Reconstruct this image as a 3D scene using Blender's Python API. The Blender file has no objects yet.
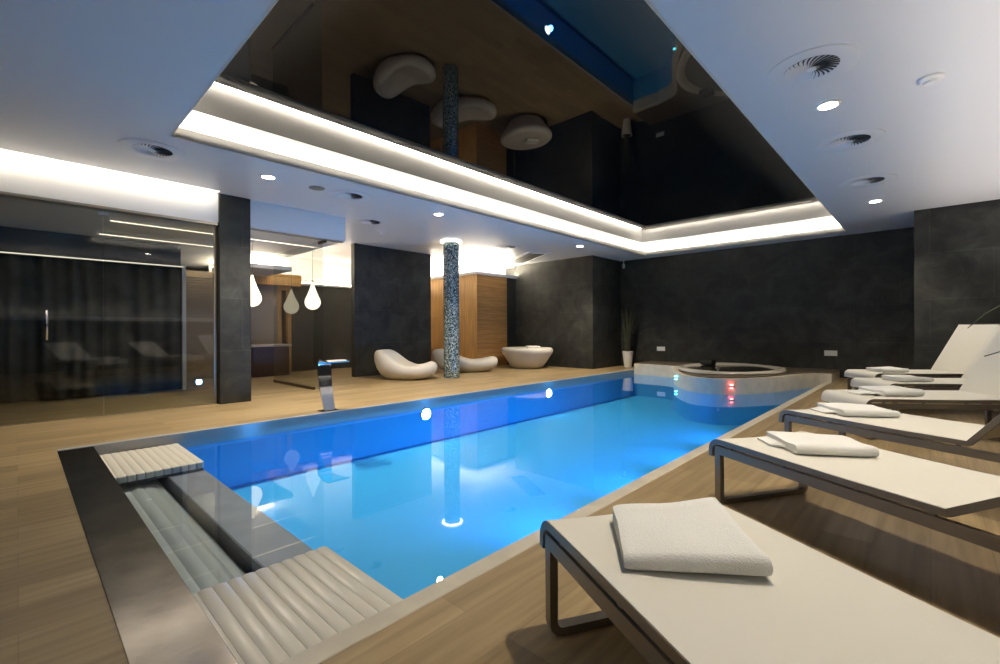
import bpy, bmesh, math, random
from mathutils import Vector, Matrix, noise
random.seed(7)
SC = bpy.context.scene
COL = SC.collection
PI = math.pi
CZ = 3.17          # ceiling height

# ------------------------------------------------------------------ materials
def newmat(name):
    m = bpy.data.materials.new(name); m.use_nodes = True
    nt = m.node_tree
    return m, nt, nt.nodes['Principled BSDF']

def simple(name, col, rough=0.5, metal=0.0, spec=0.5, var=0.0, scale=8.0, bump=0.0, bscale=60.0, emit=None, estr=0.0):
    m, nt, b = newmat(name)
    b.inputs['Base Color'].default_value = (*col, 1)
    b.inputs['Roughness'].default_value = rough
    b.inputs['Metallic'].default_value = metal
    b.inputs['Specular IOR Level'].default_value = spec
    geo = None
    if var or bump:
        geo = nt.nodes.new('ShaderNodeTexCoord')
    if var:
        n = nt.nodes.new('ShaderNodeTexNoise'); n.inputs['Scale'].default_value = scale; n.inputs['Detail'].default_value = 5
        nt.links.new(geo.outputs['Object'], n.inputs['Vector'])
        r = nt.nodes.new('ShaderNodeValToRGB')
        r.color_ramp.elements[0].position = 0.3; r.color_ramp.elements[1].position = 0.7
        r.color_ramp.elements[0].color = (*[c * (1 - var) for c in col], 1)
        r.color_ramp.elements[1].color = (*[min(1, c * (1 + var)) for c in col], 1)
        nt.links.new(n.outputs['Fac'], r.inputs['Fac']); nt.links.new(r.outputs['Color'], b.inputs['Base Color'])
    if bump:
        n2 = nt.nodes.new('ShaderNodeTexNoise'); n2.inputs['Scale'].default_value = bscale; n2.inputs['Detail'].default_value = 3
        nt.links.new(geo.outputs['Object'], n2.inputs['Vector'])
        bp = nt.nodes.new('ShaderNodeBump'); bp.inputs['Strength'].default_value = bump; bp.inputs['Distance'].default_value = 0.01
        nt.links.new(n2.outputs['Fac'], bp.inputs['Height']); nt.links.new(bp.outputs['Normal'], b.inputs['Normal'])
    if emit:
        b.inputs['Emission Color'].default_value = (*emit, 1); b.inputs['Emission Strength'].default_value = estr
    return m

def pos_vec(nt, scale=(1, 1, 1), swap=None):
    g = nt.nodes.new('ShaderNodeNewGeometry')
    if swap:
        s = nt.nodes.new('ShaderNodeSeparateXYZ'); c = nt.nodes.new('ShaderNodeCombineXYZ')
        nt.links.new(g.outputs['Position'], s.inputs[0])
        for i, k in enumerate(swap):
            nt.links.new(s.outputs[k], c.inputs[i])
        out = c.outputs[0]
    else:
        out = g.outputs['Position']
    mp = nt.nodes.new('ShaderNodeMapping'); mp.inputs['Scale'].default_value = scale
    nt.links.new(out, mp.inputs['Vector'])
    return mp.outputs['Vector']

def plank_mat(name, c1, c2, mortar, swap, width, row, rough=0.4, grain=(2, 40, 40), gstr=0.35, msize=0.003, offset=0.5):
    m, nt, b = newmat(name)
    v = pos_vec(nt, swap=swap)
    br = nt.nodes.new('ShaderNodeTexBrick'); br.offset = offset
    br.inputs['Scale'].default_value = 1.0
    br.inputs['Brick Width'].default_value = width; br.inputs['Row Height'].default_value = row
    br.inputs['Mortar Size'].default_value = msize; br.inputs['Mortar Smooth'].default_value = 0.3
    br.inputs['Bias'].default_value = 0.0
    br.inputs['Color1'].default_value = (*c1, 1); br.inputs['Color2'].default_value = (*c2, 1)
    br.inputs['Mortar'].default_value = (*mortar, 1)
    nt.links.new(v, br.inputs['Vector'])
    mp = nt.nodes.new('ShaderNodeMapping'); mp.inputs['Scale'].default_value = grain
    nt.links.new(v, mp.inputs['Vector'])
    n = nt.nodes.new('ShaderNodeTexNoise'); n.inputs['Scale'].default_value = 1.0; n.inputs['Detail'].default_value = 6; n.inputs['Distortion'].default_value = 0.4
    nt.links.new(mp.outputs[0], n.inputs['Vector'])
    r = nt.nodes.new('ShaderNodeValToRGB')
    r.color_ramp.elements[0].position = 0.3; r.color_ramp.elements[0].color = (1 - gstr, 1 - gstr * 1.1, 1 - gstr * 1.2, 1)
    r.color_ramp.elements[1].position = 0.7; r.color_ramp.elements[1].color = (1 + gstr * .3, 1 + gstr * .3, 1 + gstr * .3, 1)
    nt.links.new(n.outputs['Fac'], r.inputs['Fac'])
    mx = nt.nodes.new('ShaderNodeMix'); mx.data_type = 'RGBA'; mx.blend_type = 'MULTIPLY'; mx.inputs[0].default_value = 1
    nt.links.new(br.outputs['Color'], mx.inputs[6]); nt.links.new(r.outputs['Color'], mx.inputs[7])
    nt.links.new(mx.outputs[2], b.inputs['Base Color'])
    b.inputs['Roughness'].default_value = rough
    bp = nt.nodes.new('ShaderNodeBump'); bp.inputs['Strength'].default_value = 0.25; bp.inputs['Distance'].default_value = 0.003
    nt.links.new(br.outputs['Fac'], bp.inputs['Height']); bp.invert = True
    nt.links.new(bp.outputs['Normal'], b.inputs['Normal'])
    return m

def slate_mat(name, swap):
    m, nt, b = newmat(name)
    v = pos_vec(nt, swap=swap)
    br = nt.nodes.new('ShaderNodeTexBrick'); br.offset = 0.37
    br.inputs['Scale'].default_value = 1.0; br.inputs['Brick Width'].default_value = 1.2; br.inputs['Row Height'].default_value = 0.8
    br.inputs['Mortar Size'].default_value = 0.004; br.inputs['Mortar Smooth'].default_value = 0.2
    br.inputs['Color1'].default_value = (0.027, 0.028, 0.025, 1); br.inputs['Color2'].default_value = (0.034, 0.034, 0.031, 1)
    br.inputs['Mortar'].default_value = (0.058, 0.057, 0.05, 1)
    nt.links.new(v, br.inputs['Vector'])
    n = nt.nodes.new('ShaderNodeTexNoise'); n.inputs['Scale'].default_value = 2.3; n.inputs['Detail'].default_value = 9; n.inputs['Roughness'].default_value = 0.65; n.inputs['Distortion'].default_value = 0.6
    nt.links.new(v, n.inputs['Vector'])
    r = nt.nodes.new('ShaderNodeValToRGB')
    r.color_ramp.elements[0].position = 0.38; r.color_ramp.elements[0].color = (0.5, 0.5, 0.5, 1)
    r.color_ramp.elements[1].position = 0.72; r.color_ramp.elements[1].color = (1.65, 1.68, 1.56, 1)
    nt.links.new(n.outputs['Fac'], r.inputs['Fac'])
    mx = nt.nodes.new('ShaderNodeMix'); mx.data_type = 'RGBA'; mx.blend_type = 'MULTIPLY'; mx.inputs[0].default_value = 1
    nt.links.new(br.outputs['Color'], mx.inputs[6]); nt.links.new(r.outputs['Color'], mx.inputs[7])
    nt.links.new(mx.outputs[2], b.inputs['Base Color'])
    b.inputs['Roughness'].default_value = 0.55; b.inputs['Specular IOR Level'].default_value = 0.35
    bp = nt.nodes.new('ShaderNodeBump'); bp.inputs['Strength'].default_value = 0.25; bp.inputs['Distance'].default_value = 0.01
    nt.links.new(n.outputs['Fac'], bp.inputs['Height']); nt.links.new(bp.outputs['Normal'], b.inputs['Normal'])
    return m

def emis(name, col, strength):
    m = bpy.data.materials.new(name); m.use_nodes = True
    nt = m.node_tree; nt.nodes.clear()
    e = nt.nodes.new('ShaderNodeEmission'); e.inputs[0].default_value = (*col, 1); e.inputs[1].default_value = strength
    o = nt.nodes.new('ShaderNodeOutputMaterial'); nt.links.new(e.outputs[0], o.inputs[0])
    return m

def pane_mat(name, tint, ior=1.5, rough=0.0, wave=0.0):
    """clear sheet: fresnel mirror over straight-through transmission"""
    m = bpy.data.materials.new(name); m.use_nodes = True
    nt = m.node_tree; nt.nodes.clear()
    f = nt.nodes.new('ShaderNodeFresnel'); f.inputs['IOR'].default_value = ior
    t = nt.nodes.new('ShaderNodeBsdfTransparent'); t.inputs[0].default_value = (*tint, 1)
    g = nt.nodes.new('ShaderNodeBsdfGlossy'); g.inputs['Roughness'].default_value = rough; g.inputs['Color'].default_value = (1, 1, 1, 1)
    mx = nt.nodes.new('ShaderNodeMixShader'); o = nt.nodes.new('ShaderNodeOutputMaterial')
    # the same fresnel curve on both faces of the sheet
    geo = nt.nodes.new('ShaderNodeNewGeometry')
    inv = nt.nodes.new('ShaderNodeMix'); inv.data_type = 'FLOAT'
    inv.inputs[2].default_value = ior; inv.inputs[3].default_value = 1 / ior
    nt.links.new(geo.outputs['Backfacing'], inv.inputs[0])
    # Fresnel node inverts the IOR on back faces by itself; feed it 1/ior there so both sides agree
    nt.links.new(inv.outputs[0], f.inputs['IOR'])
    if wave:
        v = pos_vec(nt)
        n = nt.nodes.new('ShaderNodeTexNoise'); n.inputs['Scale'].default_value = 1.6; n.inputs['Detail'].default_value = 1
        nt.links.new(v, n.inputs['Vector'])
        bp = nt.nodes.new('ShaderNodeBump'); bp.inputs['Strength'].default_value = wave; bp.inputs['Distance'].default_value = 0.02
        nt.links.new(n.outputs['Fac'], bp.inputs['Height'])
        nt.links.new(bp.outputs['Normal'], g.inputs['Normal']); nt.links.new(bp.outputs['Normal'], f.inputs['Normal'])
    nt.links.new(f.outputs[0], mx.inputs[0]); nt.links.new(t.outputs[0], mx.inputs[1]); nt.links.new(g.outputs[0], mx.inputs[2])
    nt.links.new(mx.outputs[0], o.inputs[0])
    return m

M = {}
M['ceil'] = simple('white_satin_ceiling', (0.82, 0.82, 0.83), rough=0.34, spec=0.4)
M['white'] = simple('white_paint', (0.80, 0.79, 0.77), rough=0.5)
M['gloss'] = simple('black_gloss_film', (0.004, 0.004, 0.004), rough=0.012, spec=0.16)
M['floor'] = plank_mat('wood_look_planks', (0.43, 0.32, 0.17), (0.30, 0.22, 0.112), (0.27, 0.195, 0.10), (1, 0, 2), 1.2, 0.22, rough=0.38, grain=(1.2, 22, 1), gstr=0.30, msize=0.002)
M['slate_x'] = slate_mat('dark_slate_panels_x', (0, 2, 1))
M['slate_y'] = slate_mat('dark_slate_panels_y', (1, 2, 0))
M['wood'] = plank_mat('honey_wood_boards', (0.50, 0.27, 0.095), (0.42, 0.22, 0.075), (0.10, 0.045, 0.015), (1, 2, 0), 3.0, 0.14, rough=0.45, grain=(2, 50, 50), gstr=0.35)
M['woodx_lit'] = plank_mat('honey_wood_boards_lit', (0.78, 0.45, 0.15), (0.68, 0.37, 0.12), (0.12, 0.05, 0.018), (2, 0, 1), 3.0, 0.6, rough=0.45, grain=(1.5, 40, 40), gstr=0.35)  # same boards, glow on the box front put into a paler base colour
M['taupe'] = simple('taupe_wall', (0.30, 0.26, 0.20), rough=0.6)
M['dark'] = simple('dark_grey_wall', (0.035, 0.037, 0.034), rough=0.6, var=0.15, scale=2)
M['black'] = simple('near_black', (0.01, 0.01, 0.01), rough=0.6)
M['curtain'] = simple('charcoal_curtain', (0.11, 0.112, 0.10), rough=0.8, var=0.35, scale=3)
M['steel'] = simple('brushed_steel', (0.36, 0.32, 0.275), rough=0.19, metal=1.0, var=0.22, scale=4, bump=0.10, bscale=7)
M['chrome'] = simple('polished_steel', (0.80, 0.79, 0.77), rough=0.06, metal=1.0)
M['track'] = simple('anodised_rail', (0.45, 0.40, 0.32), rough=0.35, metal=0.9)
M['rail_dark'] = simple('bronze_rail', (0.12, 0.085, 0.05), rough=0.4, metal=0.8)
M['frame'] = simple('bronze_grey_metal', (0.24, 0.215, 0.18), rough=0.38, metal=0.6)
M['sling'] = simple('cream_mesh_fabric', (0.72, 0.70, 0.62), rough=0.75, bump=0.12, bscale=320)
M['towel'] = simple('white_terry', (0.84, 0.84, 0.81), rough=0.95, spec=0.15, bump=0.5, bscale=190)
M['bean'] = simple('pale_grey_shell', (0.66, 0.62, 0.54), rough=0.5, spec=0.3)
M['stone'] = simple('cream_stone', (0.62, 0.57, 0.46), rough=0.4, var=0.10, scale=6)
M['tile'] = simple('pale_blue_pool_tile', (0.05, 0.42, 0.78), rough=0.6, spec=0.1)
M['slat'] = simple('cream_slat', (0.70, 0.67, 0.58), rough=0.34)
M['cover'] = simple('grey_green_cover_slats', (0.56, 0.54, 0.50), rough=0.3)
M['pit'] = simple('pit_lining', (0.05, 0.055, 0.06), rough=0.5)
M['beam'] = simple('grey_beam', (0.27, 0.255, 0.29), rough=0.5, var=0.12, scale=5)
M['platform'] = simple('brown_deck_top', (0.13, 0.10, 0.07), rough=0.5, var=0.2, scale=5)
M['acrylic'] = simple('cream_acrylic', (0.72, 0.68, 0.58), rough=0.2)
M['leaf'] = simple('dark_green_leaf', (0.035, 0.06, 0.018), rough=0.45, var=0.3, scale=10)
M['leaf2'] = simple('dusky_grass', (0.06, 0.062, 0.03), rough=0.6, var=0.3, scale=10)
M['soil'] = simple('dark_soil', (0.02, 0.014, 0.01), rough=0.9)
M['tubwater'] = simple('dark_tub_water', (0.03, 0.026, 0.02), rough=0.08)
M['pot'] = simple('white_glazed_pot', (0.72, 0.70, 0.65), rough=0.3)
M['plastic'] = simple('white_plastic', (0.9, 0.9, 0.88), rough=0.4)
M['ventdark'] = simple('grey_vent_void', (0.06, 0.065, 0.075), rough=0.6)
M['led'] = emis('warm_led', (1.0, 0.91, 0.77), 320.0)
M['led_w'] = emis('warm_led_wall', (1.0, 0.91, 0.84), 85.0)
M['led_t'] = emis('warm_led_timber_box', (1.0, 0.88, 0.68), 420.0)
M['led_b'] = emis('warm_led_bulkhead', (1.0, 0.90, 0.74), 42.0)
M['led_c'] = emis('warm_led_interior', (1.0, 0.86, 0.66), 70.0)
M['led_s2'] = emis('ceiling_led_line', (1.0, 0.88, 0.66), 2.6)
M['led_s'] = emis('thin_led_line', (1.0, 0.92, 0.72), 1.3)
M['lamp'] = emis('downlight_lens', (1.0, 0.93, 0.78), 90.0)
M['uw'] = emis('underwater_lens', (0.75, 0.88, 1.0), 60.0)
M['opal'] = emis('opal_glass', (1.0, 0.88, 0.66), 2.6)
M['opal_reflection'] = emis('opal_glass_reflection', (1.0, 0.86, 0.62), 0.55)
M['ringled'] = emis('ring_led', (1.0, 0.90, 0.72), 9.0)
M['cyan'] = emis('cyan_led', (0.1, 0.9, 1.0), 30.0)
M['red'] = emis('red_led', (1.0, 0.10, 0.08), 30.0)
M['glass'] = pane_mat('clear_glass', (0.86, 0.88, 0.86), 1.5)
M['water'] = pane_mat('pool_water', (0.87, 0.96, 1.0), 1.33, 0.0, 0.012)

def opal_mat():
    m = bpy.data.materials.new('opal_acrylic_lip'); m.use_nodes = True
    nt = m.node_tree; nt.nodes.clear()
    d = nt.nodes.new('ShaderNodeBsdfDiffuse'); d.inputs[0].default_value = (0.8, 0.79, 0.77, 1)
    t_ = nt.nodes.new('ShaderNodeBsdfTranslucent'); t_.inputs[0].default_value = (0.8, 0.79, 0.76, 1)
    mx = nt.nodes.new('ShaderNodeMixShader'); mx.inputs[0].default_value = 0.72
    o = nt.nodes.new('ShaderNodeOutputMaterial')
    nt.links.new(d.outputs[0], mx.inputs[1]); nt.links.new(t_.outputs[0], mx.inputs[2]); nt.links.new(mx.outputs[0], o.inputs[0])
    return m
M['opal_lip'] = opal_mat()

def mosaic_mat():
    m, nt, b = newmat('blue_green_mosaic')
    tc = nt.nodes.new('ShaderNodeTexCoord'); s = nt.nodes.new('ShaderNodeSeparateXYZ')
    nt.links.new(tc.outputs['Object'], s.inputs[0])
    at = nt.nodes.new('ShaderNodeMath'); at.operation = 'ARCTAN2'
    nt.links.new(s.outputs[1], at.inputs[0]); nt.links.new(s.outputs[0], at.inputs[1])
    mu = nt.nodes.new('ShaderNodeMath'); mu.operation = 'MULTIPLY'; mu.inputs[1].default_value = 72 / (2 * PI)
    nt.links.new(at.outputs[0], mu.inputs[0])
    mz = nt.nodes.new('ShaderNodeMath'); mz.operation = 'MULTIPLY'; mz.inputs[1].default_value = 62
    nt.links.new(s.outputs[2], mz.inputs[0])
    c = nt.nodes.new('ShaderNodeCombineXYZ')
    nt.links.new(mu.outputs[0], c.inputs[0]); nt.links.new(mz.outputs[0], c.inputs[1])
    fl = nt.nodes.new('ShaderNodeVectorMath'); fl.operation = 'FLOOR'; nt.links.new(c.outputs[0], fl.inputs[0])
    wn = nt.nodes.new('ShaderNodeTexWhiteNoise'); wn.noise_dimensions = '3D'; nt.links.new(fl.outputs[0], wn.inputs['Vector'])
    r = nt.nodes.new('ShaderNodeValToRGB'); cr = r.color_ramp; cr.interpolation = 'CONSTANT'
    cols = [(0, (0.012, 0.02, 0.025)), (0.28, (0.08, 0.13, 0.14)), (0.45, (0.15, 0.21, 0.21)), (0.68, (0.22, 0.29, 0.28)), (0.84, (0.60, 0.66, 0.60))]
    cr.elements[0].position = 0; cr.elements[0].color = (*cols[0][1], 1)
    cr.elements[1].position = cols[1][0]; cr.elements[1].color = (*cols[1][1], 1)
    for p, cc in cols[2:]:
        e = cr.elements.new(p); e.color = (*cc, 1)
    nt.links.new(wn.outputs['Value'], r.inputs['Fac']); nt.links.new(r.outputs['Color'], b.inputs['Base Color'])
    b.inputs['Roughness'].default_value = 0.2
    return m
M['mosaic'] = mosaic_mat()

# ------------------------------------------------------------------ mesh helpers
def obj(name, bm, mat, parent=None, smooth=False, mats=None):
    me = bpy.data.meshes.new(name)
    bmesh.ops.recalc_face_normals(bm, faces=bm.faces[:])
    bm.to_mesh(me); bm.free()
    me.materials.append(mat)
    if mats:
        for m in mats: me.materials.append(m)
    if smooth:
        for p in me.polygons: p.use_smooth = True
    o = bpy.data.objects.new(name, me); COL.objects.link(o)
    if parent: o.parent = parent
    return o

def autosmooth(o, deg=35):
    me = o.data
    for p in me.polygons: p.use_smooth = True
    bm = bmesh.new(); bm.from_mesh(me)
    for e in bm.edges:
        e.smooth = not (len(e.link_faces) == 2 and e.calc_face_angle(0) > math.radians(deg))
    bm.to_mesh(me); bm.free()
    return o

def thing(name, label, cat, loc=(0, 0, 0), rz=0.0, group=None):
    o = bpy.data.objects.new(name, None); COL.objects.link(o)
    o.empty_display_size = 0.1
    o.location = loc; o.rotation_euler = (0, 0, rz)
    o['label'] = label; o['category'] = cat
    if group: o['group'] = group
    return o

def tag(o, label, cat, group=None):
    o['label'] = label; o['category'] = cat
    if group: o['group'] = group
    return o

def struct(name, bm, mat, parent=None, **k):
    o = obj(name, bm, mat, parent, **k)
    if parent is None: o['kind'] = 'structure'
    return o

def copytree(o, parent=None):
    c = o.copy(); COL.objects.link(c)
    if parent: c.parent = parent
    for ch in [x for x in bpy.data.objects if x.parent == o]:
        copytree(ch, c)
    return c

def B(): return bmesh.new()

def box(bm, x0, x1, y0, y1, z0, z1, bev=0.0):
    r = bmesh.ops.create_cube(bm, size=1.0)
    vs = r['verts']
    for v in vs:
        v.co = Vector(((x0 + x1) / 2 + v.co.x * (x1 - x0), (y0 + y1) / 2 + v.co.y * (y1 - y0), (z0 + z1) / 2 + v.co.z * (z1 - z0)))
    if bev:
        es = list({e for v in vs for e in v.link_edges})
        bmesh.ops.bevel(bm, geom=es, offset=bev, segments=2, affect='EDGES', profile=0.5)
    return bm

def prism(bm, pts, z0, z1):
    lo = [bm.verts.new((x, y, z0)) for x, y in pts]; hi = [bm.verts.new((x, y, z1)) for x, y in pts]
    n = len(pts)
    bm.faces.new(lo[::-1]); bm.faces.new(hi)
    for i in range(n):
        bm.faces.new((lo[i], lo[(i + 1) % n], hi[(i + 1) % n], hi[i]))
    return bm

def lathe(bm, prof, seg=32, loc=(0, 0, 0), close=False):
    rings = []
    for r, z in prof:
        if r < 1e-6:
            rings.append([bm.verts.new((loc[0], loc[1], loc[2] + z))])
        else:
            rings.append([bm.verts.new((loc[0] + r * math.cos(2 * PI * i / seg), loc[1] + r * math.sin(2 * PI * i / seg), loc[2] + z)) for i in range(seg)])
    pairs = list(zip(rings, rings[1:])) + ([(rings[-1], rings[0])] if close else [])
    for a, b in pairs:
        for i in range(seg):
            j = (i + 1) % seg
            if len(a) == 1 and len(b) == 1: continue
            if len(a) == 1: bm.faces.new((a[0], b[j], b[i]))
            elif len(b) == 1: bm.faces.new((a[i], a[j], b[0]))
            else: bm.faces.new((a[i], a[j], b[j], b[i]))
    return bm

def sweep(bm, pts, side, w, h):
    """rectangular bar (w along side, h across) along a path lying in the plane normal to side"""
    pts = [Vector(p) for p in pts]; side = Vector(side).normalized()
    rings = []
    for i, p in enumerate(pts):
        t = (pts[min(i + 1, len(pts) - 1)] - pts[max(i - 1, 0)]).normalized()
        n = side.cross(t).normalized()
        if 0 < i < len(pts) - 1:
            a = (pts[i] - pts[i - 1]).normalized(); k = max(0.5, a.dot(t))
        else: k = 1
        rings.append([bm.verts.new(p + side * (sx * w / 2) + n * (sn * h / 2 / k)) for sx, sn in ((-1, -1), (1, -1), (1, 1), (-1, 1))])
    for a, b in zip(rings, rings[1:]):
        for i in range(4):
            bm.faces.new((a[i], a[(i + 1) % 4], b[(i + 1) % 4], b[i]))
    bm.faces.new(rings[0][::-1]); bm.faces.new(rings[-1])
    return bm

def tube(bm, pts, r, seg=10):
    pts = [Vector(p) for p in pts]; rings = []
    ref = Vector((0, 0, 1))
    for i, p in enumerate(pts):
        t = (pts[min(i + 1, len(pts) - 1)] - pts[max(i - 1, 0)]).normalized()
        u = t.cross(ref)
        if u.length < 1e-3: u = t.cross(Vector((1, 0, 0)))
        u.normalize(); v = t.cross(u)
        rr = r[i] if isinstance(r, (list, tuple)) else r
        rings.append([bm.verts.new(p + (u * math.cos(2 * PI * k / seg) + v * math.sin(2 * PI * k / seg)) * rr) for k in range(seg)])
    for a, b in zip(rings, rings[1:]):
        for k in range(seg):
            bm.faces.new((a[k], a[(k + 1) % seg], b[(k + 1) % seg], b[k]))
    bm.faces.new(rings[0][::-1]); bm.faces.new(rings[-1])
    return bm

def arc(cx, cz, r, a0, a1, n=6):
    return [(cx + r * math.cos(math.radians(a0 + (a1 - a0) * i / n)), cz + r * math.sin(math.radians(a0 + (a1 - a0) * i / n))) for i in range(n + 1)]

# ------------------------------------------------------------------ camera
cam = bpy.data.cameras.new('camera'); cam.sensor_width = 36; cam.lens = 455.73 * 36 / 1000; cam.shift_y = -0.002
cam.clip_start = 0.02; cam.clip_end = 100
co = bpy.data.objects.new('camera', cam); COL.objects.link(co)
th = math.radians(43.336); ro = math.radians(0.25)
F = Vector((-math.sin(th), math.cos(th), 0)); R0 = Vector((math.cos(th), math.sin(th), 0)); Zv = Vector((0, 0, 1))
Rr = R0 * math.cos(ro) - Zv * math.sin(ro); Uu = Zv * math.cos(ro) + R0 * math.sin(ro)
mat = Matrix((Rr, Uu, -F)).transposed().to_4x4(); mat.translation = Vector((0, 0, 1.1))
co.matrix_world = mat
SC.camera = co

# ------------------------------------------------------------------ room shell
XL, XR = -5.88, -1.64          # pool walls
YN, YF = 1.18, 12.6            # pool water begins / back wall
WZ = -0.10                     # water level
OPX0, OPX1, OPY0, OPY1 = -5.84, -1.30, 1.13, 12.2    # ceiling opening

b = B()
box(b, -14.2, XL - 0.07, -3, 12.75, -0.15, 0.0)
box(b, XR + 0.17, 1.9, -3, 12.75, -0.15, 0.0)
box(b, XL - 0.07, XR + 0.17, -3, 0.25, -0.15, 0.0)
struct('floor', b, M['floor'])

b = B()   # basin: floor, side walls, far wall, near wall under the beam
box(b, XL - 0.3, XR + 0.3, 0.3, YF + 0.1, -0.80, -0.70)
box(b, XL - 0.3, XL, 0.3, YF + 0.1, -1.15, -0.16)
box(b, XR, XR + 0.3, 0.3, YF + 0.1, -1.15, -0.16)
box(b, XL, XR, YF, YF + 0.1, -1.15, -0.16)
box(b, XL, XR, 0.92, YN, -1.15, -0.20)
struct('pool_basin', b, M['tile'])

b = B(); box(b, XL, XR, 0.91, YN, -0.20, -0.172, 0.004)
struct('trim_1', b, M['beam'])                       # beam between cover pit and pool
b = B()
box(b, XL, XR, 0.44, 0.47, -1.15, -0.16); box(b, XL, XR, 0.90, 0.91, -1.15, -0.172); box(b, XL, XR, 0.47, 0.90, -1.14, -1.10)
struct('trim_2', b, M['pit'])                        # lining of the cover pit
b = B(); box(b, XR + 0.07, XR + 0.17, 0.25, 11.6, -0.17, 0.004, 0.008); box(b, XR, XR + 0.07, 0.5, 11.6, -0.17, -0.085, 0.006)
struct('trim_3', b, M['stone'])                      # right coping
b = B(); box(b, XL - 0.07, XL, 0.25, YF, -0.17, 0.003, 0.006)
struct('trim_4', b, simple('pale_grey_coping', (0.36, 0.36, 0.36), rough=0.4))  # left coping

b = B(); box(b, -9.2, 0.0, 12.6, 12.75, -0.15, CZ + .5)
struct('wall_back', b, M['slate_x'])
b = B(); box(b, -9.72, -6.83, 11.0, 12.75, -0.15, CZ + .1)
struct('wall_left_pier', b, M['slate_x'])
b = B(); box(b, -0.2, 1.9, 10.85, 12.75, -0.15, CZ + .1)
struct('wall_right_pier', b, M['slate_x'])
b = B(); box(b, 1.7, 1.9, -3, 10.9, -0.15, CZ + .1)
struct('wall_right', b, M['slate_y'])
# pelmet with a light strip along the right wall, beyond the frame
b = B(); box(b, 1.38, 1.70, -3, 10.85, 1.42, 1.45); box(b, 1.38, 1.40, -3, 10.85, 1.45, 1.53)
pel = struct('trim_12', b, M['white'])
b = B(); box(b, 1.46, 1.50, -2.9, 10.8, 1.45, 1.465); obj('led_strip', b, M['led_w'], pel)
b = B(); box(b, -14.2, 1.9, -3.15, -3, -0.15, CZ + .4)
struct('wall_front', b, M['dark'])
b = B(); box(b, -7.98, -7.83, -3, -0.35, 0, 2.76)
struct('wall_left', b, M['slate_y'])
b = B(); box(b, -14.35, -14.2, -3.15, 12.75, -0.15, CZ + .1)
struct('wall_lounge', b, M['dark'])
b = B(); box(b, -14.2, -9.7, 11.6, 12.75, 0, CZ + .1)
struct('wall_lounge_back', b, M['white'])

# ceiling slab with its opening and the slot beside the bulkhead
b = B(); T = 0.05
box(b, -7.62, OPX0 - .02, -3, 2.07, CZ, CZ + T)
box(b, -7.86, OPX0 - .02, 2.07, 4.14, CZ, CZ + T)
box(b, -14.2, OPX0 - .02, 4.14, 12.75, CZ, CZ + T)
box(b, OPX0 - .02, OPX1 + .02, -3, OPY0 - .02, CZ, CZ + T)
box(b, OPX0 - .02, OPX1 + .02, OPY1 + .02, 12.75, CZ, CZ + T)
box(b, OPX1 + .02, 1.9, -3, 12.75, CZ, CZ + T)
ceil_o = struct('ceiling', b, M['ceil'])

MZ = 3.60
b = B(); box(b, OPX0 - 0.25, OPX1 + 0.25, OPY0 - 0.25, OPY1 + 0.25, MZ, MZ + 0.04)
struct('ceiling_mirror', b, M['gloss'])
# cove: lip, trough and the wall that catches the light
b = B(); L = 0.12; W = 0.21; t = 0.02
for (x0, x1, y0, y1) in ((OPX0 - W - t, OPX0 - W, OPY0 - W - t, OPY1 + W + t), (OPX1 + W, OPX1 + W + t, OPY0 - W - t, OPY1 + W + t), (OPX0 - W, OPX1 + W, OPY0 - W - t, OPY0 - W), (OPX0 - W, OPX1 + W, OPY1 + W, OPY1 + W + t)):
    box(b, x0, x1, y0, y1, CZ + T, MZ)
cove = struct('trim_5', b, M['white'])
b = B()
for (x0, x1, y0, y1) in ((OPX0 - t, OPX0, OPY0 - t, OPY1 + t), (OPX1, OPX1 + t, OPY0 - t, OPY1 + t), (OPX0, OPX1, OPY0 - t, OPY0), (OPX0, OPX1, OPY1, OPY1 + t)):
    box(b, x0, x1, y0, y1, CZ - 0.001, CZ + L)
struct('trim_10', b, M['opal_lip'])
q = 0.145
for (x0, x1, y0, y1) in ((OPX0 - q - .02, OPX0 - q, OPY0, OPY1), (OPX1 + q, OPX1 + q + .02, OPY0, OPY1), (OPX0, OPX1, OPY0 - q - .02, OPY0 - q), (OPX0, OPX1, OPY1 + q, OPY1 + q + .02)):
    b = B(); box(b, x0, x1, y0, y1, CZ + T, CZ + T + 0.015)
    obj('led_strip', b, M['led'], cove)

# bulkhead above the glass with its light slot
b = B()
box(b, -7.86, -7.80, -3, 2.07, 2.73, 3.42); box(b, -7.80, -7.55, -3, 2.07, 3.40, 3.42); box(b, -7.56, -7.54, -3, 2.07, CZ + T, 3.40); box(b, -7.80, -7.54, 2.05, 2.07, CZ + T, 3.40)
box(b, -7.86, -7.80, 2.07, 4.14, 2.74, CZ)
bulk = struct('wall_bulkhead', b, M['white'])
b = B(); box(b, -7.635, -7.621, -3, 2.03, CZ + .015, CZ + .04); obj('led_strip', b, M['led_b'], bulk)
b = B(); box(b, -7.93, -7.80, -0.35, 2.08, 2.695, 2.73); box(b, -7.93, -7.86, 2.07, 4.14, 2.72, 2.74)
struct('trim_6', b, M['track'])

# slim slate column standing in the glass line, and the slate blade wall by the lounge
b = B(); box(b, -7.92, -7.75, 2.09, 2.52, 0, CZ, 0.004)
struct('wall_column', b, M['slate_y'])
b = B(); box(b, -10.05, -9.9, 5.48, 7.75, 0, CZ - 0.0)
struct('wall_blade', b, M['slate_y'])

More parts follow.
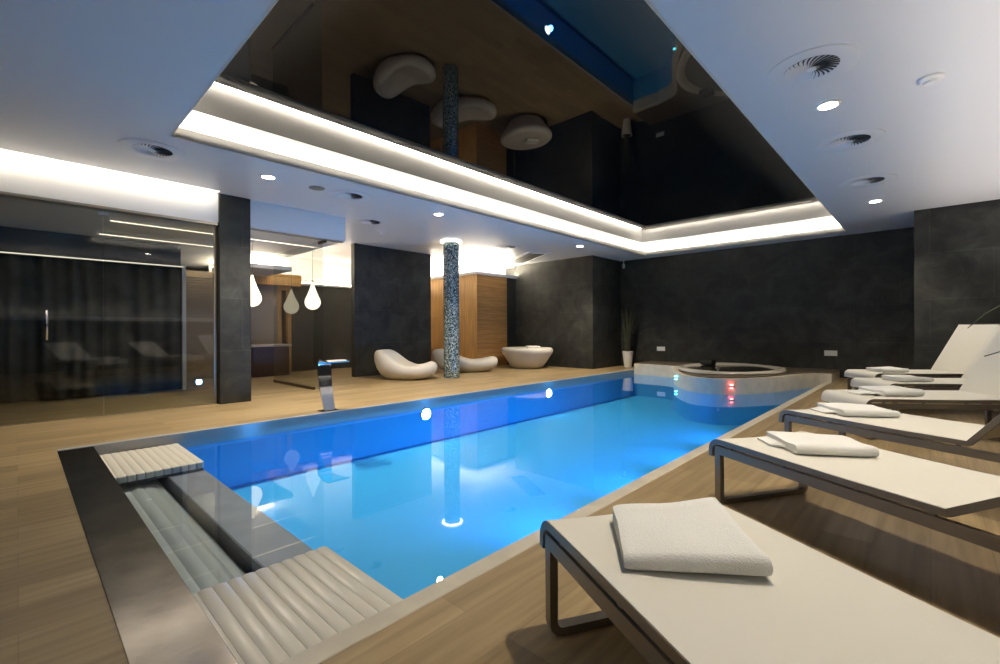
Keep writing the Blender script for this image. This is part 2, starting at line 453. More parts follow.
# ------------------------------------------------------------------ glass
b = B(); box(b, -7.905, -7.893, 0.785, 2.07, 0.012, 2.695); w1 = struct('window_1', b, M['glass'])
b = B(); box(b, -7.91, -7.888, 2.05, 2.085, 0, 2.695); obj('jamb', b, M['track'], w1)
b = B(); box(b, -7.915, -7.885, -.3, 2.07, 0, 0.012); obj('sill', b, M['track'], w1)
b = B(); box(b, -7.905, -7.893, -0.345, 0.775, 0.012, 2.695); d1 = struct('door_1', b, M['glass'])
b = B(); tube(b, [(-7.85, 0.25, 1.0), (-7.85, 0.25, 1.36)], 0.012, 12)
for z in (1.04, 1.32): tube(b, [(-7.893, 0.25, z), (-7.85, 0.25, z)], 0.007, 8)
obj('door_handle', b, M['chrome'], d1, smooth=True)
b = B(); box(b, -7.91, -7.888, 0.73, 0.83, 2.63, 2.67); obj('hinge', b, M['chrome'], d1)
b = B(); box(b, -10.28, -8.0, 3.795, 3.807, 0.03, 2.73); w2 = struct('window_2', b, M['glass'])
b = B(); box(b, -10.28, -8.36, 3.78, 3.822, 0, 0.05); obj('floor_rail', b, M['rail_dark'], w2)
b = B(); box(b, -8.14, -7.86, 3.785, 3.817, 2.68, 2.73); obj('hinge', b, M['rail_dark'], w2)

# ------------------------------------------------------------------ rooms behind the glass
b = B(); box(b, -14.2, -7.86, -3, 4.14, 2.74, 2.79); box(b, -14.2, -7.86, 4.12, 4.14, 2.74, CZ)
ci = struct('ceiling_interior', b, M['white'])
for x0 in (-8.80, -10.12):
    b = B(); box(b, x0, x0 + .03, 0.95, 4.0, 2.733, 2.74); obj('led_strip', b, M['led_s2'], ci)
b = B(); box(b, -10.6, -10.45, -3, 2.16, 0, 2.74)
struct('wall_interior', b, M['dark'])
# pleated curtain under a thin light line
cu = thing('pleated_curtain', 'charcoal pleated curtain hanging behind the glass door wall', 'curtain', (-10.25, -1.6, 0.0))
b = B(); n = 240; prev = None
for i in range(n + 1):
    y = 3.72 * i / n
    x = 0.026 * math.sin(y * 31 + 2.2 * math.sin(y * 3.1)) + 0.022 * math.sin(y * 13.7 + 1 + math.sin(y * 2.3)) + .03 * noise.noise(Vector((y * 9, .3, .1)))
    a = b.verts.new((x, y, 0.02)); c = b.verts.new((x * 0.8, y, 2.28))
    a2 = b.verts.new((x - .006, y, 0.02)); c2 = b.verts.new((x * 0.8 - .006, y, 2.28))
    if prev:
        pa, pc, pa2, pc2 = prev
        b.faces.new((pa, a, c, pc)); b.faces.new((pa2, pc2, c2, a2)); b.faces.new((pc, c, c2, pc2)); b.faces.new((pa, pa2, a2, a))
    prev = (a, c, a2, c2)
obj('drape', b, M['curtain'], cu, smooth=True)
b = B(); box(b, -0.05, 0.05, 0, 3.74, 2.28, 2.34); obj('curtain_rail', b, M['black'], cu)
b = B(); box(b, 0.052, 0.066, 0, 3.74, 2.30, 2.318); obj('led_line', b, M['led_s'], cu)
b = B(); box(b, -10.30, -10.2, 2.13, 2.19, 0, 2.34); struct('trim_7', b, M['white'])

# slatted timber screen beyond the curtain
b = B()
for k in range(15): box(b, -12.35, -12.32, 2.0, 3.95, 1.50 + k * 0.06, 1.535 + k * 0.06)
box(b, -12.4, -12.35, 2.0, 3.95, 0, 2.5)
tag(obj('slatted_screen', b, simple('lit_slats', (0.40, 0.30, 0.19), rough=0.5)), 'horizontal timber slat screen behind the glass beside the slim slate column', 'screen')

b = B(); box(b, -12.75, -12.6, 3.95, 4.75, 0, 2.36); struct('wall_lobby', b, M['taupe'])
b = B(); box(b, -12.75, -12.6, 5.12, 9.2, 0, 2.36); struct('wall_lobby_dark', b, M['dark'])
b = B(); box(b, -12.74, -12.62, 4.75, 4.86, 0, 2.36); box(b, -12.74, -12.62, 5.02, 5.12, 0, 2.36); box(b, -12.74, -12.62, 4.86, 5.02, 2.2, 2.36)
struct('door_2', b, M['woodx_lit'])
b = B(); box(b, -12.78, -12.55, 3.3, 9.25, 2.36, 2.42); lob = struct('trim_8', b, M['white'])
b = B(); box(b, -12.72, -12.69, 3.3, 9.2, 2.42, 2.44); obj('led_strip', b, M['led_c'], lob)
b = B(); box(b, -13.2, -13.1, 3.3, 9.25, 2.3, CZ); struct('wall_lobby_upper', b, M['white'])
# ceiling raft
rf = thing('ceiling_raft', 'white hung ceiling raft with lit edges above the lobby behind the glass', 'ceiling raft', (-11.6, 3.95, 2.55))
b = B(); box(b, -0.9, 0.7, -0.75, 0.5, -0.04, 0.06, 0.005); obj('panel', b, M['white'], rf)
b = B(); box(b, -0.8, 0.6, -0.65, 0.4, 0.06, 0.075); obj('led_strip', b, M['led_c'], rf)
for x, y in ((-.7, -.6), (.5, -.6)):
    b = B(); tube(b, [(x, y, .06), (x, y, .19)], 0.008, 8); obj('hanger', b, M['track'], rf)
# wood beam below raft
b = B(); box(b, -12.50, -12.40, 3.97, 5.3, 2.42, 2.6); box(b, -12.60, -12.40, 3.97, 5.3, 2.30, 2.42); struct('trim_11', b, M['woodx_lit'])
# counter
ct = thing('reception_counter', 'small dark counter with pale top in the lobby behind the glass', 'counter', (-11.9, 4.25, 0))
b = B(); box(b, -0.25, 0.25, -0.42, 0.42, 0, 0.72, 0.01); obj('body', b, simple('dark_red_wood', (0.05, 0.022, 0.015), rough=0.4), ct)
b = B(); box(b, -0.3, 0.3, -0.47, 0.47, 0.72, 0.77, 0.006); obj('top', b, M['stone'], ct)

# pendants
def pendant(loc, label, bulb, r=0.155, top=2.74):
    t = thing('pendant_lamp', label, 'pendant lamp', loc, 0, 'teardrop pendant lamps')
    prof = [(0, 0)]
    for i in range(1, 9):
        a = -PI / 2 + PI * 0.62 * i / 8
        prof.append((r * math.cos(a), r + r * math.sin(a)))
    x0, z0 = prof[-1]
    for i in range(1, 9):
        s = i / 8
        prof.append((x0 * (1 - s) ** 1.25 + 0.018 * s, z0 + (0.58 - z0) * s))
    prof.append((0, 0.585))
    b = B(); lathe(b, prof, 28); obj('glass_shade', b, bulb, t, smooth=True)
    b = B(); tube(b, [(0, 0, 0.58), (0, 0, top - loc[2])], 0.004, 8); obj('cord', b, M['black'], t)
    b = B(); lathe(b, [(0, .575), (.022, .575), (.022, .61), (0, .61)], 16); obj('cap', b, M['track'], t)
    b = B(); z = top - loc[2]; lathe(b, [(0, z), (.05, z), (.05, z - .02), (0, z - .025)], 20); obj('ceiling_rose', b, M['plastic'], t)
    return t
pendant((-9.03, 2.96, 1.55), 'glowing teardrop pendant lamp half hidden by the slim slate column', M['opal'])
pendant((-9.2, 4.16, 1.53), 'glowing teardrop pendant lamp at the free edge of the glass partition', M['opal'], top=CZ)
t3 = pendant((-10.9, 4.42, 1.50), 'dimmer round pendant standing in for a reflection between the two bright teardrop pendants', M['opal_reflection'], r=0.17, top=CZ)  # added pendant, its weak glow stands in for a dim reflection

# ------------------------------------------------------------------ timber clad box (sauna) with lit top
b = B(); box(b, -14.0, -9.65, 9.25, 10.55, 0, 2.74)
sb = struct('wall_timber_box', b, M['wood'], mats=[M['woodx_lit']])
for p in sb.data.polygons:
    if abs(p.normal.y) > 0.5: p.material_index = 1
b = B(); box(b, -14.0, -9.60, 9.20, 10.995, 2.74, 2.80, 0.004); box(b, -14, -9.62, 9.2, 9.22, 2.80, 2.83); box(b, -9.64, -9.60, 9.2, 10.98, 2.8, 2.83)
tb = struct('trim_9', b, M['white'])
b = B(); box(b, -13.9, -9.75, 9.29, 9.32, 2.80, 2.82); obj('led_strip', b, M['led_t'], tb)
b = B(); box(b, -9.74, -9.71, 9.3, 10.95, 2.8, 2.82); obj('led_strip', b, M['led_t'], tb)
b = B(); box(b, -14.0, -10.1, 9.75, 9.8, 2.80, CZ); box(b, -10.15, -10.1, 9.8, 10.99, 2.80, CZ); struct('wall_timber_box_upper', b, M['white'])

b = B(); box(b, -14.0, -9.68, 10.55, 10.995, 0, 2.74); struct('wall_timber_box_gap_shade', b, M['black'])  # black filler block, stands in for the shade in the gap beside the pier
# ------------------------------------------------------------------ mosaic column
mc = thing('mosaic_column', 'round column clad in blue-green mosaic with a glowing ring at its top', 'column', (-8.1, 6.94, 0))
b = B(); lathe(b, [(0, 0), (.182, 0), (.182, CZ), (0, CZ)], 48); autosmooth(obj('shaft', b, M['mosaic'], mc))
b = B(); lathe(b, [(.18, 3.135), (.24, 3.135), (.24, 3.165), (.18, 3.165)], 48, close=True); autosmooth(obj('light_ring', b, M['ringled'], mc))

# ------------------------------------------------------------------ steel strip, slats, cover roll
b = B(); box(b, XL + 0.06, XR, 0.25, 0.50, -0.16, 0.004, 0.003)
tag(obj('steel_edge_plate', b, M['steel']), 'broad brushed steel plate along the near end of the pool', 'steel plate')

def grate(label, x0, x1):
    t = thing('slat_grate', label, 'grate', ((x0 + x1) / 2, 0.50, -0.15), 0, 'slatted grates over the cover pit')
    L = (x1 - x0) / 2
    b = B()
    # one rounded slat, plan with a rounded free end
    w, h = 0.0600, 0.058
    n = 12
    secs = []
    for xx, k in ((-L, .55), (-L + .006, .82), (-L + .016, 1), (L - .016, 1), (L - .006, .82), (L, .55)):
        ring = []
        for i in range(n + 1):
            q_ = 1 - 2 * i / n
            ring.append(b.verts.new((xx, w / 2 + q_ * w / 2 * k, h - .0045 * abs(q_) ** 2.5 - .018 * (1 - k))))
        ring.append(b.verts.new((xx, w / 2 - w / 2 * k, 0.0))); ring.append(b.verts.new((xx, w / 2 + w / 2 * k, 0.0)))
        secs.append(ring)
    for r0, r1 in zip(secs, secs[1:]):
        m = len(r0)
        for i in range(m): b.faces.new((r0[i], r0[(i + 1) % m], r1[(i + 1) % m], r1[i]))
    b.faces.new(secs[0]); b.faces.new(secs[-1][::-1])
    s0 = obj('slat', b, M['slat'], t); autosmooth(s0, 25)
    for k in range(1, 11):
        s = s0.copy(); COL.objects.link(s); s.parent = t; s.location = (0, k * 0.0615, 0)
    b = B(); box(b, -L, -L + .03, 0, .67, -.02, 0.0); obj('bearer', b, M['pit'], t)
    b = B(); box(b, L - .03, L, 0, .67, -.02, 0.0); obj('bearer', b, M['pit'], t)
    return t
grate('cream slatted grate over the pit, the near one beside the loungers', -2.46, XR - 0.002)
grate('cream slatted grate over the pit, the far one toward the glass wall', XL + 0.02, -4.85)

cv = thing('pool_cover_roll', 'rolled grey-green slatted pool cover lying in the pit under water', 'pool cover', (0, 0.683, -0.62))
b = B(); R_ = 0.40; pts = []
A0, A1, ns = math.radians(59), math.radians(121), 5
for k in range(ns):
    for j in range(6):
        a = A0 + (A1 - A0) * (k + j / 6) / ns
        r = R_ + 0.012 * math.sin(PI * j / 6)
        pts.append((r * math.cos(a), r * math.sin(a)))
pts.append((R_ * math.cos(A1), R_ * math.sin(A1)))
for k in range(1, 16):
    a = A1 + (2 * PI - (A1 - A0)) * k / 16
    pts.append((0.20 * math.cos(a), max(-.30, 0.9 * R_ * math.sin(a))))
lo = [b.verts.new((XL + .06, y, z)) for y, z in pts]; hi = [b.verts.new((XR - .06, y, z)) for y, z in pts]
for i in range(len(pts)):
    j = (i + 1) % len(pts); b.faces.new((lo[i], lo[j], hi[j], hi[i]))
b.faces.new(lo[::-1]); b.faces.new(hi)
autosmooth(obj('slat_roll', b, M['cover'], cv), 25)
b = B(); tube(b, [(XL + .005, 0, 0), (XR - .005, 0, 0)], 0.05, 16); obj('axle', b, M['chrome'], cv, smooth=True)

# ------------------------------------------------------------------ water
b = B(); vs = [b.verts.new(p) for p in ((XL, 0.47, WZ), (XR, 0.47, WZ), (XR, YF, WZ), (XL, YF, WZ))]; b.faces.new(vs)
wo = obj('pool_water', b, M['water']); wo['kind'] = 'stuff'; tag(wo, 'still bright blue water filling the pool', 'water')

# ------------------------------------------------------------------ raised hot-tub platform
def plat_outline(off=0.0):
    ctl = [(-5.15, 11.52), (-4.72, 11.35), (-4.45, 10.75), (-4.15, 10.05), (-3.78, 9.45), (-3.45, 9.12), (-3.14, 8.99), (-2.87, 9.03), (-2.59, 9.29), (-2.35, 9.69), (-2.18, 10.05), (-2.03, 10.56), (-1.88, 11.1), (XR - .02, 11.45)]
    C_ = [Vector(p) for p in ctl]; out = []
    for i in range(len(C_) - 1):
        p0, p1, p2, p3 = C_[max(i - 1, 0)], C_[i], C_[i + 1], C_[min(i + 2, len(C_) - 1)]
        for j in range(5):
            t_ = j / 5
            out.append(0.5 * (2 * p1 + (p2 - p0) * t_ + (2 * p0 - 5 * p1 + 4 * p2 - p3) * t_ ** 2 + (3 * p1 - p0 - 3 * p2 + p3) * t_ ** 3))
    out.append(C_[-1])
    if off:
        q_ = []
        for i, p in enumerate(out):
            t_ = (out[min(i + 1, len(out) - 1)] - out[max(i - 1, 0)]).normalized()
            q_.append(p + Vector((-t_.y, t_.x)) * off)
        out = q_
    pts = [(XL + .001, YF - .002), (XL + .001, 11.55 + off)] + [(p.x, p.y) for p in out] + [(XR + 0.17, 11.47 + off), (XR + 0.17, YF - .002)]
    return pts
b = B(); prism(b, plat_outline(), -0.13, 0.165)
pl = thing('spa_platform', 'raised cream platform curving into the far end of the pool', 'platform', (0, 0, 0))
obj('body', b, M['stone'], pl)
b = B(); prism(b, plat_outline(), -0.70, -0.13); obj('underwater_skirt', b, M['tile'], pl)
b = B(); prism(b, plat_outline(0.10), 0.165, 0.185); obj('deck_top', b, M['platform'], pl)
ht = thing('hot_tub', 'round cream hot tub set in the raised platform by the dark back wall', 'hot tub', (-3.28, 10.98, 0.185))
prof = [(1.0, 0.0), (1.03, 0.03), (1.02, 0.075), (0.98, 0.09), (0.92, 0.085), (0.88, 0.05), (0.84, 0.012), (0.5, 0.008), (0, 0.006)]
b = B(); seg = 64; rings = []
for r, z in prof:
    if r < 1e-6: rings.append([b.verts.new((0, 0, z))]); continue
    ring = []
    for i in range(seg):
        a = 2 * PI * i / seg; k = 1 + 0.045 * math.cos(4 * a + .4)
        ring.append(b.verts.new((1.02 * r * k * math.cos(a), 1.38 * r * k * math.sin(a), z * .62 + 0.025 * (0.5 + .5 * math.sin(3 * a + 1)) * (1 if z > .05 else 0))))
    rings.append(ring)
for p, q_ in zip(rings, rings[1:]):
    for i in range(seg):
        j = (i + 1) % seg
        if len(q_) == 1: b.faces.new((p[i], p[j], q_[0]))
        else: b.faces.new((p[i], p[j], q_[j], q_[i]))
autosmooth(obj('shell', b, M['acrylic'], ht), 60)
b = B(); lathe(b, [(0, .026), (.86, .026), (.86, .012), (0, .012)], 48)
for v in b.verts: v.co.y *= 1.36
obj('tub_water', b, M['tubwater'], ht)
b = B()
box(b, -0.85, -0.55, 0.55, 0.85, 0.03, 0.15, 0.03); obj('headrest', b, M['black'], ht)
b = B(); lathe(b, [(0, .02), (.02, .02), (.02, .12), (.045, .125), (.045, .15), (0, .155)], 20, (.17, -1.29, 0)); obj('control_knob', b, M['chrome'], ht)

def spot_led(loc, mat_, label):
    t = thing('wall_light', label, 'light', loc, 0)
    b = B(); lathe(b, [(0, 0.035), (.022, 0.035), (.03, 0.02), (.03, -.02), (.022, -.035), (0, -.035)], 16); obj('lens', b, mat_, t, smooth=True)
    b = B(); lathe(b, [(.03, -.02), (.045, -.02), (.045, .02), (.03, .02)], 20, close=True); obj('rim', b, M['chrome'], t)
spot_led((-3.97, 9.70, 0.06), M['cyan'], 'small cyan light on the curved spa wall, left of the red one')
spot_led((-2.69, 9.13, 0.03), M['red'], 'small red light on the curved spa wall')

# ------------------------------------------------------------------ lamps
def spot(name, loc, rot, energy, size, blend, col, parent=None, rad=0.05):
    l = bpy.data.lights.new(name, 'SPOT'); l.energy = energy; l.spot_size = math.radians(size); l.spot_blend = blend; l.color = col; l.shadow_soft_size = rad
    o = bpy.data.objects.new(name, l); COL.objects.link(o); o.location = loc; o.rotation_euler = rot
    if parent: o.parent = parent
    return o

def downlight(x, y, label, energy=110, z=CZ):
    t = thing('downlight', label, 'ceiling light', (x, y, z), 0, 'round recessed downlights')
    b = B(); lathe(b, [(.075, 0), (.105, 0), (.105, -.006), (.095, -.012), (.075, -.010)], 32, close=True); autosmooth(obj('trim_ring', b, M['plastic'], t))
    b = B(); lathe(b, [(0, -.001), (.074, -.001), (.074, -.008), (0, -.008)], 32); obj('lens', b, M['lamp'], t)
    spot('lamp', (0, 0, -.03), (0, 0, 0), energy, 130, 0.7, (1.0, 0.87, 0.68), t)
downlight(-.68, 5.16, 'bright round downlight below the largest vent on the right-hand ceiling', 200)
downlight(-.64, 9.58, 'bright round downlight nearest the dark pier on the right-hand ceiling', 200)
downlight(-.68, 2.40, 'round downlight above the first lounger', 200)
downlight(-6.45, 2.32, 'bright round downlight beside the slim slate column', 500)
downlight(-6.36, 5.16, 'bright round downlight in front of the mosaic column', 500)
downlight(-6.30, 9.57, 'bright round downlight in front of the slate pier near the far corner', 500)

def uw(x, y, nx, label):
    t = thing('underwater_lamp', label, 'pool lamp', (x, y, -0.24), 0, 'round lamps in the pool wall')
    t.rotation_euler = (0, PI / 2 * nx, 0)
    b = B(); lathe(b, [(.085, 0), (.11, 0), (.11, .01), (.085, .016)], 28, close=True); autosmooth(obj('rim', b, M['chrome'], t))
    b = B(); lathe(b, [(0, .001), (.085, .001), (.08, .014), (0, .02)], 28); obj('lens', b, M['uw'], t)
UWC = (0.08, 0.37, 1.0)
uw(XL, 4.49, 1, 'underwater lamp in the far pool wall, the nearer of two')
uw(XL, 7.72, 1, 'underwater lamp in the far pool wall, the farther of two')
def uwlight(x, y, z, nx, e, tilt=28, cone=165):
    o = spot('underwater_light', (x, y, z), (0, (-PI / 2 - math.radians(tilt)) * nx, 0), e, cone, 1.0, UWC, None, 0.06)
UE = 86
for y in (1.9, 4.49, 7.72): uwlight(XL + 0.09, y, -0.24, 1, UE * .6, 45)  # the spot nearest the pit has no fixture, added unseen beside the two lamps
for y in (3.3, 4.8, 6.3, 7.8): uwlight(XR - 0.09, y, -0.24, -1, UE * 3.2, 0, 96)  # unseen spots added along the right wall to even out the blue

# ------------------------------------------------------------------ ceiling devices
def vent(x, y, label, r=0.31, ri=0.185):
    t = thing('ceiling_vent', label, 'vent', (x, y, CZ), 0, 'round swirl air vents')
    b = B(); lathe(b, [(ri, -.004), (r * .96, -.010), (r, -.006), (r, 0.0), (ri, 0.0)], 56, close=True); autosmooth(obj('plate', b, M['ceil'], t), 50)
    b = B(); lathe(b, [(0, -.002), (ri, -.002), (ri, -.0005), (0, -.0005)], 40); obj('opening', b, M['ventdark'], t)
    b = B(); nb = 28
    for i in range(nb):
        a = 2 * PI * i / nb
        pr = []
        for s in range(5):
            rr = 0.035 + (ri - .035) * s / 4; aa = a + 0.45 * s / 4
            hw = 0.2 * rr * 0.5 + .002
            c, sn = math.cos(aa), math.sin(aa)
            pr.append(((rr * c - hw * sn * .8, rr * sn + hw * c * .8, -.003), (rr * c + hw * sn * .55, rr * sn - hw * c * .55, -.011)))
        vv = [(b.verts.new(p), b.verts.new(q2)) for p, q2 in pr]
        for p, q2 in zip(vv, vv[1:]): b.faces.new((p[0], q2[0], q2[1], p[1]))
    lathe(b, [(0, -.014), (.035, -.012), (.038, -.003), (0, -.003)], 20)
    obj('swirl_blades', b, M['ceil'], t)
vent(-.68, 4.34, 'largest swirl vent on the right-hand ceiling, nearest the top of the photo')
vent(-.64, 6.32, 'middle swirl vent on the right-hand ceiling')
vent(-.63, 8.21, 'swirl vent on the right-hand ceiling nearest the back wall')
vent(-6.44, 1.07, 'swirl vent on the left ceiling above the glass wall')
vent(-6.48, 3.52, 'swirl vent on the left ceiling beyond the slim slate column')
vent(-7.76, 4.63, 'swirl vent near the slate blade wall')
vent(-7.65, 8.41, 'swirl vent on the ceiling beside the long framed ceiling grille')
def disc(name, x, y, label, cat, r=.08, h=.04, mat_='plastic'):
    t = thing(name, label, cat, (x, y, CZ))
    b = B(); lathe(b, [(0, 0), (r, 0), (r, -h * .35), (r * .8, -h * .6), (0, -h * .6)], 32); autosmooth(obj('base', b, M[mat_], t))
    b = B(); lathe(b, [(0, -h * .6), (r * .55, -h * .6), (r * .5, -h), (0, -h)], 24); autosmooth(obj('cap', b, M[mat_], t))
disc('smoke_detector', 0.01, 5.19, 'small white smoke detector on the right-hand ceiling', 'detector', .085, .05)
disc('ceiling_speaker', -6.46, 2.99, 'flat round grey speaker between the downlight and the vent on the left ceiling', 'speaker', .11, .012, 'taupe')
disc('smoke_detector', -8.38, 5.25, 'small white smoke detector just in front of the slate blade wall', 'detector', .07, .05)
ac = thing('ceiling_cassette', 'long white framed ceiling grille with a dark slot beside the slate pier', 'air conditioner', (-8.40, 10.02, CZ), math.radians(-28.5))
b = B()
for (x0, x1, y0, y1) in ((-.98, .98, -.32, -.24), (-.98, .98, .24, .32), (-.98, -.88, -.24, .24), (.88, .98, -.24, .24)): box(b, x0, x1, y0, y1, -.035, 0)
obj('frame', b, M['white'], ac)
b = B(); box(b, -.88, .88, -.24, .24, -.012, 0); obj('opening', b, M['ventdark'], ac)
b = B(); box(b, -.62, .80, -.15, .15, -.03, -.012, .008)
obj('grille', b, simple('grey_grille', (0.16, 0.15, 0.13), rough=0.5), ac)
sn = thing('sensor', 'small white sensor hanging in the far corner under the ceiling', 'sensor', (-6.6, 12.35, CZ))
b = B(); lathe(b, [(0, 0), (.05, 0), (.05, -.015), (.012, -.02), (.012, -.14), (0, -.14)], 16); obj('stem', b, M['plastic'], sn)
b = B(); lathe(b, [(0, -.12), (.035, -.13), (.04, -.2), (.03, -.26), (0, -.27)], 20); obj('head', b, M['plastic'], sn, smooth=True)

# ------------------------------------------------------------------ wall sockets
def socket(x, label):
    t = thing('wall_socket', label, 'socket', (x, 12.6, 0.485), 0, 'white wall sockets')
    b = B(); box(b, -.12, .12, -.012, 0, 0, .12, .004); obj('plate', b, M['plastic'], t)
    for k in (-.056, .056):
        b = B(); box(b, k - .042, k + .042, -.02, -.012, .02, .11, .006); obj('cover', b, M['plastic'], t)
socket(-5.58, 'white double wall socket on the dark back wall by the potted grass')
socket(-1.63, 'white double wall socket on the dark back wall above the right end of the platform')

# ------------------------------------------------------------------ potted grass
pp = thing('potted_grass', 'tall dusky grass in a white tapered pot in the far dark corner', 'plant', (-6.40, 12.2, 0))
b = B(); lathe(b, [(0, 0), (.105, 0), (.155, .46), (.145, .47), (.135, .46), (.13, .43), (0, .43)], 32); autosmooth(obj('pot', b, M['pot'], pp), 40)
b = B(); lathe(b, [(0, .432), (.128, .432), (0, .44)], 20); obj('soil', b, M['soil'], pp)
b = B()
for i in range(34):
    a = random.uniform(0, 2 * PI); r = random.uniform(0.0, .09); h = random.uniform(.8, 1.45); sp = random.uniform(.05, .24)
    pts = [(r * math.cos(a) + sp * math.cos(a) * (s ** 2), r * math.sin(a) * 0.8 + sp * .6 * math.sin(a) * (s ** 2), .43 + h * s) for s in (0, .25, .5, .75, 1)]
    tube(b, pts, [.009, .010, .009, .007, .002], 5)
obj('stems', b, M['leaf2'], pp)

# ------------------------------------------------------------------ potted palm at the right
pm = thing('potted_palm', 'palm with arching dark leaves reaching in at the right edge above the loungers', 'plant', (1.08, 5.93, 0))
b = B(); lathe(b, [(0, 0), (.13, 0), (.18, .36), (.165, .37), (.155, .33), (0, .33)], 32); autosmooth(obj('pot', b, M['pot'], pm), 40)
b = B(); tube(b, [(0, 0, .33), (.01, 0, .6), (0, .01, .85)], [.03, .025, .02], 10); obj('trunk', b, M['soil'], pm)
b = B()
leaves = [(216, .94, .14), (229, .95, .18), (203, .92, .52), (240, .9, .55), (250, .62, .2), (180, .6, .4), (140, .6, .5), (100, .6, .4), (60, .45, .6), (20, .4, .5), (320, .5, .5), (285, .6, .5)]
for ang, ln, up in leaves:
    a = math.radians(ang); d = Vector((math.cos(a), math.sin(a), 0)); sdir = Vector((-math.sin(a), math.cos(a), 0))
    prev = None
    for s in range(9):
        u = s / 8
        p = d * (ln * u) + Vector((0, 0, .85 + up * math.sin(u * 2.5) * 1.0 - .06 * u))
        w = 0.022 * math.sin(PI * min(1, .12 + u * .9)) + .002
        cur = (b.verts.new(p - sdir * w), b.verts.new(p + Vector((0, 0, -.008))), b.verts.new(p + sdir * w), b.verts.new(p + Vector((0, 0, -.004))))
        if prev:
            b.faces.new((prev[0], prev[1], cur[1], cur[0])); b.faces.new((prev[1], prev[2], cur[2], cur[1]))
            b.faces.new((prev[2], prev[3], cur[3], cur[2])); b.faces.new((prev[3], prev[0], cur[0], cur[3]))
        prev = cur
obj('leaves', b, M['leaf'], pm)

# ------------------------------------------------------------------ waterfall spout
ws = thing('waterfall_spout', 'polished steel waterfall spout arching over the far pool edge', 'pool spout', (-6.07, 2.93, 0), math.radians(0))
path = [(0.085, 0.012), (0.06, .08), (.015, .20), (-.025, .34), (-.05, .48), (-.055, .62)] + [(-.055 + .055 * (1 - math.cos(math.radians(a))), .645 + .055 * math.sin(math.radians(a))) for a in (0, 30, 60, 90)] + [(.12, .705), (.26, .70), (.36, .685)]
b = B(); prev = None
for i, (x, z) in enumerate(path):
    u = i / (len(path) - 1)
    w = (0.075 + 0.02 * math.sin(u * PI)) if i < 9 else 0.10 + 0.05 * (i - 9) / 3
    thk = 0.03 if i < 9 else 0.018
    pa = Vector(path[max(i - 1, 0)]); pb = Vector(path[min(i + 1, len(path) - 1)]); t_ = (pb - pa).normalized(); nrm = Vector((-t_.y, t_.x))
    ring = [b.verts.new((x + nrm.x * s2 * thk / 2, s1 * w, z + nrm.y * s2 * thk / 2)) for s1, s2 in ((-1, -1), (1, -1), (1, 1), (-1, 1))]
    if prev:
        for k in range(4): b.faces.new((prev[k], prev[(k + 1) % 4], ring[(k + 1) % 4], ring[k]))
    else: b.faces.new(ring[::-1])
    prev = ring
b.faces.new(prev)
autosmooth(obj('spout', b, M['chrome'], ws), 30)
b = B(); box(b, -.03, .15, -.12, .12, 0, .014, .004); obj('base_plate', b, M['chrome'], ws)

# ------------------------------------------------------------------ shell lounge seats
def shell_seat(label, loc, rz, a=.70, bb=.50, back=.36, low=.30, front=.10, group='white shell lounge seats'):
    t = thing('shell_seat', label, 'lounge seat', loc, rz, group)
    bm_ = B(); seg = 64
    def hr(th_):
        c = math.cos(th_)
        u_ = min(1, max(0, (-c + .25) / 1.1)); bk = u_ * u_ * (3 - 2 * u_); fr = max(0, c) ** 2
        return low + back * bk + front * fr
    prof = [(0.0, 0.0), (.52, 0.0), (.66, .03), (.84, .18), (.955, .40), (1.0, .62), (.99, .80), (.95, .92), (.88, .985), (.80, 1.0), (.71, .965), (.6, .88), (.42, .76), (.2, .70), (0, .69)]
    rings = []
    for ri, (r, hz) in enumerate(prof):
        if r == 0: rings.append([bm_.verts.new((0, 0, low * hz if ri else 0))]); continue
        ring = []
        for i in range(seg):
            th_ = 2 * PI * i / seg; c, s = math.cos(th_), math.sin(th_)
            rim = hr(th_)
            inner = ri > 9
            z = rim * hz if not inner else low * .69 + (rim - low * .69) * (r / .80) ** 2.2
            k = 1 - .10 * math.exp(-((abs(abs(th_ - PI) - PI * .45)) / .5) ** 2)
            lean = -0.06 * max(0, -c) * hz ** 2
            cs = math.copysign(abs(c) ** .88, c); ss = math.copysign(abs(s) ** .88, s)
            ring.append(bm_.verts.new((a * r * cs + lean, bb * r * ss * k, z)))
        rings.append(ring)
    for p, q2 in zip(rings, rings[1:]):
        for i in range(seg):
            j = (i + 1) % seg
            if len(p) == 1: bm_.faces.new((p[0], q2[j], q2[i]))
            elif len(q2) == 1: bm_.faces.new((p[i], p[j], q2[0]))
            else: bm_.faces.new((p[i], p[j], q2[j], q2[i]))
    obj('shell', bm_, M['bean'], t, smooth=True)
    return t
shell_seat('white shell lounge seat nearest the pool, left of the mosaic column', (-8.66, 6.08, 0), math.radians(36))
shell_seat('white shell lounge seat partly hidden behind the mosaic column', (-9.02, 8.22, 0), math.radians(46), a=.86, bb=.50, back=.30)
t = thing('bowl_seat', 'white bowl-shaped seat with a folded towel, in front of the slate pier', 'lounge seat', (-8.55, 10.2, 0), 0)
b = B(); lathe(b, [(0, 0), (.42, 0), (.50, .03), (.58, .15), (.69, .31), (.77, .42), (.80, .49), (.79, .55), (.745, .585), (.68, .59), (.58, .57), (.3, .545), (0, .54)], 48)
for v in b.verts: v.co.y *= .85
obj('bowl', b, M['bean'], t, smooth=True)

